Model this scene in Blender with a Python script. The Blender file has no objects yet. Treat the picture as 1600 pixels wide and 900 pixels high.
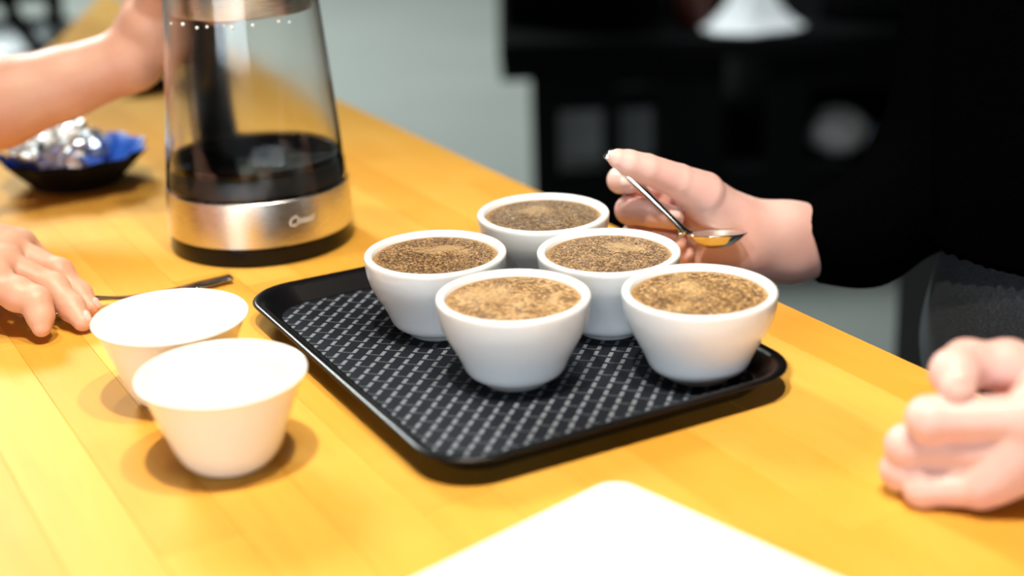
import bpy, math, random
import numpy as np
from mathutils import Matrix, Vector
random.seed(7); rng = np.random.default_rng(7)
S = bpy.context.scene
COL = S.collection

# ------------------------------------------------------------------ camera, world, lights, exposure
F_PX, PITCH, ROLL, CAM_H = 2277.1, 0.35710, -0.03170, 0.35607
FWD = np.array([0, math.cos(PITCH), -math.sin(PITCH)])
_r = np.array([1.0, 0, 0]); _u = np.cross(_r, FWD)
RGT = math.cos(ROLL)*_r + math.sin(ROLL)*_u
UPV = -math.sin(ROLL)*_r + math.cos(ROLL)*_u
cam_d = bpy.data.cameras.new('camera'); cam = bpy.data.objects.new('camera', cam_d); COL.objects.link(cam)
M = Matrix(((RGT[0], UPV[0], -FWD[0], 0), (RGT[1], UPV[1], -FWD[1], 0), (RGT[2], UPV[2], -FWD[2], CAM_H), (0, 0, 0, 1)))
cam.matrix_world = M
cam_d.sensor_width = 36; cam_d.lens = F_PX/1600*36; cam_d.clip_start = 0.02
cam_d.dof.use_dof = True; cam_d.dof.focus_distance = 0.925; cam_d.dof.aperture_fstop = 2.8
S.camera = cam

w = bpy.data.worlds.new('room_light'); S.world = w; w.use_nodes = True
w.node_tree.nodes['Background'].inputs[0].default_value = (0.55, 0.6, 0.66, 1)
w.node_tree.nodes['Background'].inputs[1].default_value = 0.03

def light(name, kind, loc, power, color, target=None, **kw):
    d = bpy.data.lights.new(name, kind); d.energy = power; d.color = color
    for k, v in kw.items(): setattr(d, k, v)
    o = bpy.data.objects.new(name, d); COL.objects.link(o); o.location = loc
    if target is not None:
        o.rotation_euler = (Vector(target)-Vector(loc)).to_track_quat('-Z', 'Y').to_euler()
    return o
WARM = (1.0, 0.90, 0.74)
light('ceiling_spot', 'SPOT', (-0.13, 0.42, 1.25), 70, WARM, (-0.12, 0.60, 0), shadow_soft_size=0.03, spot_size=1.25, spot_blend=0.9)
light('ceiling_spot', 'SPOT', (0.16, 0.50, 1.25), 46, WARM, (0.10, 0.72, 0), shadow_soft_size=0.03, spot_size=1.25, spot_blend=0.9)
light('ceiling_spot', 'SPOT', (-0.45, 1.00, 1.3), 28, WARM, (-0.40, 1.15, 0), shadow_soft_size=0.03, spot_size=0.85, spot_blend=0.9)
light('window_light', 'AREA', (-0.8, -3.2, 0.32), 92, (0.78, 0.90, 1.0), (0.0, 0.9, 0.03), shape='RECTANGLE', size=3.6, size_y=0.56)
light('ceiling_panel', 'AREA', (-2.8, 5.2, 3.2), 460, (0.92, 1.0, 0.96), (-1.7, 4.8, -0.72), shape='RECTANGLE', size=1.6, size_y=1.6)
light('fill_spot', 'SPOT', (-0.45, -0.55, 1.35), 42, (1.0, 0.95, 0.88), (0.13, 1.04, 0.05), shadow_soft_size=0.04, spot_size=0.17, spot_blend=1.0)  # added fill beam aimed at the spoon hand, no known fixture
light('fill_spot', 'SPOT', (0.35, 2.5, 1.5), 130, (0.95, 1.0, 1.0), (0.535, 3.15, -0.2), shadow_soft_size=0.04, spot_size=0.30, spot_blend=1.0)  # spot added to brighten the white cloth on the desk
S.view_settings.view_transform = 'Standard'; S.view_settings.look = 'None'
S.view_settings.gamma = 1; S.view_settings.use_curve_mapping = False
S.view_settings.exposure = 0.0

# ------------------------------------------------------------------ helpers
FLOOR = -0.72
AZ = 0.51051
UX, UY = math.cos(AZ), math.sin(AZ)          # table axis across
def uv(u, v, z=0.0): return Vector((u*UX - v*UY, u*UY + v*UX, z))
def pt(x, y, Y):                              # a point of the photograph at the distance Y into the room
    d = (x-800)/F_PX*RGT + (450-y)/F_PX*UPV + FWD
    return np.array([0, 0, CAM_H]) + d*(Y/d[1])

def mat(name, color=(0.8, 0.8, 0.8), rough=0.5, metal=0.0, **kw):
    m = bpy.data.materials.new(name); m.use_nodes = True
    b = m.node_tree.nodes['Principled BSDF']
    b.inputs['Base Color'].default_value = (*color, 1); b.inputs['Roughness'].default_value = rough
    b.inputs['Metallic'].default_value = metal
    for k, v in kw.items(): b.inputs[k].default_value = v
    return m
class NT:
    def __init__(s, m): s.m = m; s.t = m.node_tree; s.b = s.t.nodes['Principled BSDF']
    def n(s, kind, **kw):
        x = s.t.nodes.new(kind)
        for k, v in kw.items():
            if k.startswith('i_'):
                k = k[2:]; k = int(k) if k.isdigit() else k.replace('_', ' ')
                x.inputs[k].default_value = v
            else: setattr(x, k, v)
        return x
    def l(s, a, b): s.t.links.new(a, b)
    def val(s, x, sock):
        if hasattr(x, 'is_output'): s.l(x, sock)
        else: sock.default_value = x
    def math(s, op, a, b=0.0, c=0.0):
        x = s.t.nodes.new('ShaderNodeMath'); x.operation = op
        s.val(a, x.inputs[0]); s.val(b, x.inputs[1]); s.val(c, x.inputs[2]); return x.outputs[0]
    def ramp(s, fac, stops):
        x = s.t.nodes.new('ShaderNodeValToRGB'); s.l(fac, x.inputs[0]); e = x.color_ramp.elements
        while len(e) < len(stops): e.new(0.5)
        for el, (p, c) in zip(e, stops): el.position = p; el.color = (*c, 1) if len(c) == 3 else c
        return x.outputs[0]
    def noise(s, vec, scale, detail=3, rough=0.5, dist=0.0):
        x = s.n('ShaderNodeTexNoise', i_Scale=scale, i_Detail=detail, i_Roughness=rough, i_Distortion=dist)
        s.l(vec, x.inputs['Vector']); return x.outputs['Fac']
    def mix(s, fac, a, b, blend='MIX'):
        x = s.t.nodes.new('ShaderNodeMix'); x.data_type = 'RGBA'; x.blend_type = blend
        s.val(fac, x.inputs[0])
        for v, i in ((a, 6), (b, 7)):
            if hasattr(v, 'is_output'): s.l(v, x.inputs[i])
            else: x.inputs[i].default_value = (*v, 1)
        return x.outputs[2]
    def obj(s): return s.t.nodes.new('ShaderNodeTexCoord').outputs['Object']
    def mapping(s, vec, scale=(1, 1, 1), rot=(0, 0, 0), loc=(0, 0, 0)):
        x = s.t.nodes.new('ShaderNodeMapping'); s.l(vec, x.inputs[0])
        x.inputs['Scale'].default_value = scale; x.inputs['Rotation'].default_value = rot; x.inputs['Location'].default_value = loc
        return x.outputs[0]
    def bump(s, h, strength=0.3, dist=0.001):
        x = s.n('ShaderNodeBump', i_Strength=strength, i_Distance=dist); s.l(h, x.inputs['Height']); s.l(x.outputs[0], s.b.inputs['Normal'])
    def color(s, c): s.l(c, s.b.inputs['Base Color'])

def link(name, me, m=None, parent=None, smooth=True):
    o = bpy.data.objects.new(name, me); COL.objects.link(o)
    if m is not None and not me.materials: me.materials.append(m)
    if parent is not None: o.parent = parent
    if smooth: me.polygons.foreach_set('use_smooth', [True]*len(me.polygons))
    return o
def mesh(name, V, Fc):
    me = bpy.data.meshes.new(name); me.from_pydata([tuple(map(float, v)) for v in V], [], [tuple(map(int, f)) for f in Fc]); me.update(); return me
def sharp(o, ang=35):
    me = o.data
    bpy.context.view_layer.objects.active = o
    me.set_sharp_from_angle(angle=math.radians(ang)) if hasattr(me, 'set_sharp_from_angle') else None
    return o
def tag(o, label=None, cat=None, group=None, kind=None):
    for k, v in (('label', label), ('category', cat), ('group', group), ('kind', kind)):
        if v: o[k] = v
    return o
def empty(name, loc, rz=0.0):
    o = bpy.data.objects.new(name, None); COL.objects.link(o); o.location = loc; o.rotation_euler = (0, 0, rz)
    o.empty_display_size = 0.02; return o

class G:                                       # geometry collector
    def __init__(s): s.V = []; s.F = []
    def add(s, V, Fc):
        n = len(s.V); s.V += [tuple(v) for v in V]; s.F += [tuple(i+n for i in f) for f in Fc]; return s
    def loops(s, L, close=True, cap0=False, cap1=False):
        n = len(L[0]); V = [p for l in L for p in l]; Fc = []
        for i in range(len(L)-1):
            for j in range(n if close else n-1):
                a, b = i*n+j, i*n+(j+1) % n
                Fc.append((a, b, b+n, a+n))
        if cap0: Fc.append(tuple(range(n))[::-1])
        if cap1: Fc.append(tuple((len(L)-1)*n+j for j in range(n)))
        return s.add(V, Fc)
    def lathe(s, prof, n=64, cx=0, cy=0, cap0=True, cap1=True, rmod=None):
        L = []
        for r, z in prof:
            L.append([(cx+r*(rmod(2*math.pi*k/n, r, z) if rmod else 1)*math.cos(2*math.pi*k/n), cy+r*(rmod(2*math.pi*k/n, r, z) if rmod else 1)*math.sin(2*math.pi*k/n), z) for k in range(n)])
        return s.loops(L, True, cap0, cap1)
    def box(s, x0, x1, y0, y1, z0, z1, c=0.0):
        if c <= 0:
            return s.add([(x0, y0, z0), (x1, y0, z0), (x1, y1, z0), (x0, y1, z0), (x0, y0, z1), (x1, y0, z1), (x1, y1, z1), (x0, y1, z1)],
                         [(3, 2, 1, 0), (4, 5, 6, 7), (0, 1, 5, 4), (1, 2, 6, 5), (2, 3, 7, 6), (3, 0, 4, 7)])
        def ring(d, z): return [(x0+d+c, y0+d, z), (x1-d-c, y0+d, z), (x1-d, y0+d+c, z), (x1-d, y1-d-c, z), (x1-d-c, y1-d, z), (x0+d+c, y1-d, z), (x0+d, y1-d-c, z), (x0+d, y0+d+c, z)]
        return s.loops([ring(c, z0), ring(0, z0+c), ring(0, z1-c), ring(c, z1)], True, True, True)
    def sweep(s, P, R, n=12, up=(0, 0, 1), caps=True):
        """tube along P; R per point: radius or (half width, half thickness) across / along up"""
        P = [Vector(p) for p in P]; up = Vector(up); L = []
        for i, p in enumerate(P):
            t = (P[min(i+1, len(P)-1)]-P[max(i-1, 0)]).normalized()
            a = t.cross(up)
            if a.length < 1e-4: a = t.cross(Vector((1, 0, 0)))
            a.normalize(); b = a.cross(t).normalized()
            ra, rb = R[i] if isinstance(R[i], (tuple, list)) else (R[i], R[i])
            L.append([tuple(p + a*ra*math.cos(2*math.pi*k/n) + b*rb*math.sin(2*math.pi*k/n)) for k in range(n)])
        return s.loops(L, True, caps, caps)
    def obj(s, name, m, parent=None, smooth=True, ang=None):
        o = link(name, mesh(name, s.V, s.F), m, parent, smooth)
        if ang: sharp(o, ang)
        return o
def bez(P, n=24):                              # Catmull-Rom through the points
    P = [np.array(p, float) for p in P]; Q = [2*P[0]-P[1]] + P + [2*P[-1]-P[-2]]; out = []
    for i in range(len(P)-1):
        a, b, c, d = Q[i:i+4]
        for k in range(n):
            t = k/n
            out.append(0.5*((2*b)+(c-a)*t+(2*a-5*b+4*c-d)*t*t+(3*b-a-3*c+d)*t**3))
    out.append(P[-1]); return out
def rrect(hx, hy, r, z, n=10):
    out = []
    for sx, sy, a0 in ((1, 1, 0), (-1, 1, 90), (-1, -1, 180), (1, -1, 270)):
        for k in range(n+1):
            a = math.radians(a0+90*k/n); out.append((sx*(hx-r)+r*math.cos(a), sy*(hy-r)+r*math.sin(a), z))
    return out

# ------------------------------------------------------------------ smooth bodies from distance fields
def smin(a, b, k):
    h = np.clip(0.5+0.5*(b-a)/k, 0, 1); return b*(1-h)+a*h-k*h*(1-h)
def cone(P, a, ra, b, rb):
    a = np.asarray(a, float); b = np.asarray(b, float); ab = b-a
    t = np.clip(((P-a)@ab)/max(ab@ab, 1e-12), 0, 1)
    d = P-a-t[..., None]*ab
    return np.sqrt((d*d).sum(-1)) - (ra+(rb-ra)*t)
def nets(f, lo, hi, h):
    lo = np.array(lo, float); N = np.ceil((np.array(hi)-lo)/h).astype(int)+1
    X = np.stack(np.meshgrid(*[lo[i]+h*np.arange(N[i]) for i in range(3)], indexing='ij'), -1)
    D = f(X.reshape(-1, 3)).reshape(N)
    ins = D < 0
    c = np.zeros(N-1, int)
    for i in (0, 1):
        for j in (0, 1):
            for k in (0, 1): c += ins[i:N[0]-1+i, j:N[1]-1+j, k:N[2]-1+k]
    act = (c > 0) & (c < 8); idx = -np.ones(N-1, int); cells = np.argwhere(act); idx[act] = np.arange(len(cells))
    acc = np.zeros((len(cells), 3)); cnt = np.zeros(len(cells))
    corners = [(i, j, k) for i in (0, 1) for j in (0, 1) for k in (0, 1)]
    for p in corners:
        for ax in range(3):
            if p[ax] == 0:
                q = list(p); q[ax] = 1
                d0 = D[tuple((cells+p).T)]; d1 = D[tuple((cells+q).T)]
                m = (d0 < 0) != (d1 < 0); t = np.where(m, d0/np.where(m, d0-d1, 1), 0)
                v = np.tile(np.array(p, float), (len(cells), 1)); v[:, ax] += t
                acc[m] += v[m]; cnt[m] += 1
    V = lo+h*(cells+acc/cnt[:, None]); Q = []
    for ax in range(3):
        b, e = (ax+1) % 3, (ax+2) % 3
        sl0 = [slice(None)]*3; sl1 = [slice(None)]*3; sl0[ax] = slice(0, -1); sl1[ax] = slice(1, None)
        s0, s1 = ins[tuple(sl0)], ins[tuple(sl1)]
        for flip, msk in ((0, s0 & ~s1), (1, ~s0 & s1)):
            E = np.argwhere(msk); ok = (E[:, b] > 0) & (E[:, e] > 0) & (E[:, b] < N[b]-1) & (E[:, e] < N[e]-1); E = E[ok]
            vb = np.zeros(3, int); vb[b] = 1; ve = np.zeros(3, int); ve[e] = 1
            q = [idx[tuple(x.T)] for x in (E, E-vb, E-vb-ve, E-ve)]
            q = np.stack(q, -1); Q.append(q if not flip else q[:, ::-1])
    Q = np.concatenate(Q)[:, ::-1]
    for _ in range(2):                        # relax, then pull back to the surface
        s = np.zeros_like(V); n = np.zeros(len(V))
        for a in range(4):
            for b2 in (1, 3):
                np.add.at(s, Q[:, a], V[Q[:, (a+b2) % 4]]); np.add.at(n, Q[:, a], 1)
        V = 0.4*V+0.6*s/np.maximum(n, 1)[:, None]
        e = h*0.4; d = f(V)
        g = np.stack([(f(V+e*np.eye(3)[i])-f(V-e*np.eye(3)[i]))/(2*e) for i in range(3)], -1)
        V = V-g*(d/np.maximum((g*g).sum(-1), 0.2))[:, None]*0.9
    return V, Q
def hand_field(palm, fingers, arm, kp=0.018, kr=0.010, rr=0.016, sw=1.0, ks=0.005):
    """palm: cones blended; fingers: chains [(p, r), ...]; arm: chain(s) blended with the palm"""
    def f(P):
        d = None
        for a, ra, b, rb in palm+arm:
            c = cone(P, a, ra, b, rb); d = c if d is None else smin(d, c, kp)
        out = d
        for ch in fingers:
            g = None
            for (a, ra), (b, rb) in zip(ch[:-1], ch[1:]):
                c = cone(P, a, ra, b, rb)
                g = c if g is None else smin(g, c, ks)
                if g is not c and sw > 0:                # a slight knuckle swelling
                    g = smin(g, np.sqrt(((P-a)**2).sum(-1))-ra*sw, 0.003)
            r = np.sqrt(((P-np.asarray(ch[0][0]))**2).sum(-1))
            k = 0.0012+kr*np.exp(-(r/rr)**2)
            out = smin(out, smin(d, g, k), 0.0012)
        return out
    return f
def bounds(lists, pad=0.012):
    A = np.array([np.asarray(p) for p, r in lists]); R = np.array([r for p, r in lists])[:, None]
    return (A-R).min(0)-pad, (A+R).max(0)+pad
def hand(palm, fingers, arm, h, **kw):
    pts = [(p, r) for a, ra, b, rb in palm+arm for p, r in ((a, ra), (b, rb))]+[x for ch in fingers for x in ch]
    lo, hi = bounds(pts); return nets(hand_field(palm, fingers, arm, **kw), lo, hi, h)
def blob(cones, h, k=0.04, cut=None):
    pts = [(p, r) for a, ra, b, rb in cones for p, r in ((a, ra), (b, rb))]; lo, hi = bounds(pts, 0.03)
    def f(P):
        d = None
        for a, ra, b, rb in cones:
            c = cone(P, a, ra, b, rb); d = c if d is None else smin(d, c, k)
        if cut is not None: d = np.maximum(d, cut(P))
        return d
    return nets(f, lo, hi, h)
def join(parts):
    V, Q, n = [], [], 0
    for v, q in parts: V.append(v); Q.append(q+n); n += len(v)
    return np.concatenate(V), np.concatenate(Q)
def npmesh(name, V, Q):
    me = bpy.data.meshes.new(name); me.from_pydata(V.tolist(), [], Q.tolist()); me.update(); return me
def nail(body, c, nrm, along, ln, wd, m):
    nrm = Vector(nrm).normalized(); al = Vector(along); al = (al-nrm*al.dot(nrm)).normalized(); sd = nrm.cross(al)
    L = []
    for i in range(6):
        a = i/5*math.pi/2
        L.append([tuple(Vector(c)+al*ln*math.cos(t)*math.sin(a)+sd*wd*math.copysign(abs(math.sin(t))**0.8, math.sin(t))*math.sin(a)+nrm*(0.0016*math.cos(a)-0.0022*(math.sin(t)*math.sin(a))**2)) for t in [2*math.pi*k/16 for k in range(16)]])
    G().loops(L, True, False, True).obj('fingernail', m, body)

# ------------------------------------------------------------------ materials
def skin_mat(name, base, red):
    m = mat(name, base, 0.48); t = NT(m); o = t.obj()
    n1 = t.noise(o, 28, 3); n2 = t.noise(o, 420, 3)
    t.color(t.mix(t.math('MULTIPLY', t.ramp(n1, [(0.35, (0, 0, 0)), (0.7, (1, 1, 1))]), 0.55), base, red))
    t.bump(t.math('ADD', n2, t.math('MULTIPLY', t.noise(o, 1500, 2), 0.4)), 0.25, 0.0006)
    b = t.b; b.inputs['Subsurface Weight'].default_value = 0.12
    b.inputs['Subsurface Radius'].default_value = (1.0, 0.35, 0.2); b.inputs['Subsurface Scale'].default_value = 0.006
    return m
SKIN_A = skin_mat('fair_skin', (0.75, 0.48, 0.43), (0.70, 0.33, 0.28))
SKIN_B = skin_mat('warm_skin', (0.66, 0.37, 0.26), (0.6, 0.24, 0.15))
NAIL = mat('nail', (0.73, 0.45, 0.40), 0.34)

def wood_mat():
    m = mat('maple', rough=0.36); t = NT(m); o = t.obj()
    inf = t.n('ShaderNodeObjectInfo'); rnd = inf.outputs['Random']
    off = t.n('ShaderNodeCombineXYZ'); t.l(t.math('MULTIPLY', rnd, 37.0), off.inputs[0]); t.l(t.math('MULTIPLY', rnd, 91.0), off.inputs[1])
    add = t.n('ShaderNodeVectorMath', operation='ADD'); t.l(o, add.inputs[0]); t.l(off.outputs[0], add.inputs[1])
    v = t.mapping(add.outputs[0], (1.0, 0.07, 1.0))
    g1 = t.noise(v, 60, 4, 0.55, 0.6); g2 = t.noise(v, 420, 3, 0.6)
    blot = t.noise(add.outputs[0], 9, 3, 0.5, 0.4)
    base = t.ramp(rnd, [(0.0, (0.66, 0.315, 0.040)), (0.35, (0.70, 0.35, 0.050)), (0.7, (0.74, 0.39, 0.064)), (1.0, (0.77, 0.43, 0.085))])
    c = t.mix(t.math('MULTIPLY', t.ramp(g1, [(0.35, (0, 0, 0)), (0.72, (1, 1, 1))]), 0.30), base, (0.60, 0.26, 0.028))
    c = t.mix(t.math('MULTIPLY', t.ramp(g2, [(0.5, (0, 0, 0)), (0.75, (1, 1, 1))]), 0.16), c, (0.54, 0.25, 0.02))
    c = t.mix(t.math('MULTIPLY', t.ramp(blot, [(0.45, (0, 0, 0)), (0.75, (1, 1, 1))]), 0.25), c, (0.80, 0.49, 0.12))
    t.color(c); t.bump(g2, 0.08, 0.0004)
    rr = t.n('ShaderNodeMapRange', i_3=0.36, i_4=0.5); t.l(blot, rr.inputs[0]); t.l(rr.outputs[0], t.b.inputs['Roughness'])
    t.b.inputs['Specular IOR Level'].default_value = 0.09
    return m
WOOD = wood_mat()
BLACK_PLASTIC = mat('black_plastic', (0.004, 0.004, 0.005), 0.25, **{'Specular IOR Level': 0.22})
BLACK_MATT = mat('black_matt', (0.004, 0.004, 0.005), 0.6, **{'Specular IOR Level': 0.15})
STEEL = mat('polished_steel', (0.72, 0.71, 0.69), 0.13, 1.0)
def brushed():
    m = mat('brushed_steel', (0.74, 0.72, 0.69), 0.3, 1.0); t = NT(m)
    n = t.noise(t.mapping(t.obj(), (1, 1, 90)), 60, 4); t.bump(n, 0.10, 0.0003)
    rr = t.n('ShaderNodeMapRange', i_3=0.20, i_4=0.36); t.l(n, rr.inputs[0]); t.l(rr.outputs[0], t.b.inputs['Roughness']); return m
BRUSHED = brushed()
def ceramic(name, c):
    m = mat(name, c, 0.16); t = NT(m); t.b.inputs['Coat Weight'].default_value = 0.3; t.b.inputs['Coat Roughness'].default_value = 0.08
    n = t.noise(t.obj(), 60, 3); t.color(t.mix(n, tuple(x*0.985 for x in c), c)); t.bump(t.noise(t.mapping(t.obj(), (1, 1, 6)), 40, 2), 0.05, 0.0006); return m
PORCELAIN = ceramic('white_porcelain', (0.84, 0.85, 0.86)); THIN_PORCELAIN = ceramic('cream_white_porcelain', (0.90, 0.88, 0.83))
GLASS = mat('clear_glass', (0.97, 0.985, 0.98), 0.0, 0.0, IOR=1.32); GLASS.node_tree.nodes['Principled BSDF'].inputs['Transmission Weight'].default_value = 1.0
def fog(m):
    t = NT(m); o = t.obj(); s = t.n('ShaderNodeSeparateXYZ'); t.l(o, s.inputs[0])
    rough = t.n('ShaderNodeBsdfGlass', i_Roughness=0.16, i_IOR=1.25); rough.inputs['Color'].default_value = (0.95, 0.94, 0.92, 1)
    mx = t.n('ShaderNodeMixShader'); out = t.t.nodes['Material Output']
    hi = t.n('ShaderNodeMapRange', i_1=0.075, i_2=0.10, i_3=0.0, i_4=0.40); t.l(s.outputs[2], hi.inputs[0])
    n = t.ramp(t.noise(t.mapping(o, (1, 1, 0.35)), 55, 3), [(0.3, (0.45, 0.45, 0.45)), (0.7, (1, 1, 1))])
    t.l(t.math('MULTIPLY', hi.outputs[0], n), mx.inputs[0]); t.l(t.b.outputs[0], mx.inputs[1]); t.l(rough.outputs[0], mx.inputs[2]); t.l(mx.outputs[0], out.inputs['Surface'])
fog(GLASS)
WATER = mat('clear_water', (0.97, 0.99, 1.0), 0.0, 0.0, IOR=1.33); WATER.node_tree.nodes['Principled BSDF'].inputs['Transmission Weight'].default_value = 1.0

# ------------------------------------------------------------------ the room
def floor_mat():
    m = mat('concrete', rough=0.55); t = NT(m); n = t.noise(t.obj(), 1.7, 5, 0.6); n2 = t.noise(t.obj(), 40, 4)
    t.color(t.mix(n2, t.ramp(n, [(0.3, (0.215, 0.235, 0.222)), (0.7, (0.275, 0.295, 0.282)) ]), (0.245, 0.265, 0.252))); t.bump(n2, 0.1, 0.002); return m
tag(G().box(-5, 5, -4, 10, FLOOR-0.1, FLOOR).obj('floor', floor_mat(), smooth=False), 'grey concrete floor', kind='structure')
WALLM = mat('painted_plaster', (0.16, 0.165, 0.16), 0.8)
_t = NT(WALLM); _t.bump(_t.noise(_t.obj(), 60, 3), 0.2, 0.002)
tag(G().box(-5, 5, 10, 10.1, FLOOR, 2.2).obj('wall_back', WALLM, smooth=False), 'painted back wall', kind='structure')
tag(G().box(-5.1, -5, -4, 10, FLOOR, 2.2).obj('wall_left', WALLM, smooth=False), 'painted side wall', kind='structure')
tag(G().box(5, 5.1, -4, 10, FLOOR, 2.2).obj('wall_right', WALLM, smooth=False), 'painted side wall', kind='structure')

# ------------------------------------------------------------------ table
TW = 0.0414; U0 = 0.146-5*TW; NST = 16; V0 = 0.12
table = empty('table', uv(U0+NST*TW/2, 1.1, FLOOR), AZ)
tag(table, 'long butcher block table of yellow maple staves under everything', 'table')
cu, cv = U0+NST*TW/2, 1.1
def vend(u): return 1.93 if u < 0.40 else 1.93+(u-0.40)*2.3
LEN = [0.34, 0.47, 0.28, 0.55, 0.40, 0.31, 0.5]
for i in range(NST):
    u0, u1 = U0+i*TW, U0+(i+1)*TW
    v = V0; first = True; j = i*3
    while v < vend(u0)-0.02:
        ln = LEN[j % 7]*(0.45+0.13*(i % 5) if first else 1.0); j += 1; first = False
        e0 = min(v+ln, vend(u0)); e1 = min(v+ln, vend(u1))
        if vend(u0)-e0 < 0.12: e0, e1 = vend(u0), vend(u1)
        g, c = 0.00004, 0.00025; zt = random.uniform(-0.00006, 0.00004)
        def ring(d, z): return [(u0+g+d-cu, v+g+d-cv, z-FLOOR), (u1-g-d-cu, v+g+d-cv, z-FLOOR), (u1-g-d-cu, e1-g-d-cv, z-FLOOR), (u0+g+d-cu, e0-g-d-cv, z-FLOOR)]
        G().loops([ring(0, -0.036), ring(0, zt-c), ring(c, zt)], True, True, True).obj('stave', WOOD, table, smooth=False)
        v = e0
LEGM = mat('black_steel', (0.012, 0.012, 0.013), 0.4)
for lu, lv in ((U0+0.06, V0+0.08), (0.54, V0+0.08), (U0+0.06, 1.8), (0.54, 1.8)):
    G().box(lu-0.03-cu, lu+0.03-cu, lv-0.03-cv, lv+0.03-cv, 0, -FLOOR-0.036, 0.004).obj('leg', LEGM, table, smooth=False)
for lu in (U0+0.06, 0.54):
    G().box(lu-0.012-cu, lu+0.012-cu, V0+0.11-cv, 1.77-cv, -FLOOR-0.10, -FLOOR-0.036, 0.002).obj('apron', LEGM, table, smooth=False)

# ------------------------------------------------------------------ tray
TU, TV = (0.2865+0.5235)/2, (0.584+0.891)/2; TA, TB = 0.1185, 0.1535; TR = 0.034
tray_loc = uv(TU, TV, 0.0003)
tray = empty('serving_tray', tray_loc, AZ-math.radians(0.8))
tag(tray, 'black plastic cafeteria tray with rounded corners carrying the five filled bowls', 'tray')
prof = [(0.0165, 0.0045), (0.0155, 0.0049), (0.0140, 0.0062), (0.0078, 0.0140), (0.0056, 0.0158), (0.0025, 0.0168), (0.0008, 0.0161), (0, 0.0150), (0.0012, 0.0137), (0.0036, 0.0131), (0.0066, 0.0118), (0.0145, 0.0030), (0.0170, 0.0006), (0.0190, 0.0)]
G().loops([rrect(TA-d, TB-d, max(TR-d*0.55, 0.006), z) for d, z in prof], True, True, True).obj('tray_body', mat('glossy_black_plastic', (0.004, 0.004, 0.005), 0.27, **{'Specular IOR Level': 0.28}), tray)
def tray_print():
    m = mat('basket_weave_print', rough=0.55); t = NT(m); t.b.inputs['Specular IOR Level'].default_value = 0.14
    s = t.n('ShaderNodeSeparateXYZ'); t.l(t.obj(), s.inputs[0])
    lu, lv = 0.316-TU, 0.784-TV; a = 0.013/math.sqrt(2)
    x = t.math('SUBTRACT', s.outputs[0], lu); y = t.math('SUBTRACT', s.outputs[1], lv)
    p = t.math('DIVIDE', t.math('ADD', x, y), math.sqrt(2)*a); q = t.math('DIVIDE', t.math('SUBTRACT', x, y), math.sqrt(2)*a)
    fp = t.math('SUBTRACT', p, t.math('ROUND', p)); fq = t.math('SUBTRACT', q, t.math('ROUND', q))
    tex = t.noise(t.obj(), 2600, 2)
    bar = t.math('MULTIPLY', t.math('LESS_THAN', t.math('ABSOLUTE', fp), 0.36), t.math('LESS_THAN', t.math('ABSOLUTE', fq), 0.135))
    par = t.math('LESS_THAN', t.math('FLOORED_MODULO', t.math('ADD', t.math('ROUND', p), t.math('FLOOR', q)), 2.0), 0.5)
    line = t.math('MULTIPLY', t.math('LESS_THAN', t.math('ABSOLUTE', t.math('ADD', fp, 0.35)), 0.035), par)
    tone = t.math('MAXIMUM', bar, t.math('MULTIPLY', line, 0.7))
    tone = t.math('MULTIPLY', tone, t.math('ADD', t.math('MULTIPLY', tex, 0.8), 0.5))
    t.color(t.mix(tone, (0.0085, 0.0105, 0.0165), (0.19, 0.215, 0.25)))
    t.bump(t.noise(t.obj(), 1500, 2), 0.15, 0.0003); return m
G().loops([rrect(TA-0.0167, TB-0.0167, 0.0245, z) for z in (0.0043, 0.0049)], True, True, True).obj('printed_mat', tray_print(), tray, smooth=False)
TRAYZ = 0.0003+0.0049

# ------------------------------------------------------------------ bowls and coffee
def bowl_mesh(kind):
    if kind == 'thick':
        out = [(0.0, 0.0012), (0.0165, 0.0012), (0.0175, 0.0), (0.0195, 0.0), (0.0199, 0.0018), (0.0212, 0.0027), (0.0250, 0.0044), (0.0282, 0.0066), (0.0301, 0.0092), (0.0318, 0.0138), (0.0341, 0.0190), (0.0370, 0.0245), (0.0401, 0.0302), (0.0424, 0.0352), (0.0438, 0.0405), (0.0446, 0.0460), (0.0449, 0.0500), (0.0450, 0.0518), (0.0446, 0.0528), (0.0436, 0.0533), (0.0420, 0.0533), (0.0404, 0.0528), (0.0396, 0.0518), (0.0390, 0.0480), (0.0368, 0.0400), (0.0330, 0.0290), (0.0275, 0.0150), (0.0230, 0.0085), (0.015, 0.0058), (0.0, 0.0052)]
    else:
        out = [(0.0, 0.0015), (0.0165, 0.0015), (0.0175, 0.0), (0.0200, 0.0), (0.0222, 0.0014), (0.0254, 0.0045), (0.0284, 0.0095), (0.0312, 0.0170), (0.0345, 0.0270), (0.0383, 0.0380), (0.0423, 0.0485), (0.0441, 0.0506), (0.0449, 0.0514), (0.0448, 0.0521), (0.0442, 0.0524), (0.0434, 0.0521), (0.0428, 0.0512), (0.0372, 0.0385), (0.0333, 0.0270), (0.0298, 0.0170), (0.0262, 0.0095), (0.021, 0.0050), (0.012, 0.0034), (0.0, 0.0030)]
    g = G(); g.lathe(out[1:-1], 96, cap0=True, cap1=True); return mesh('bowl', g.V, g.F)
THICK = bowl_mesh('thick'); THIN = bowl_mesh('thin')
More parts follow.
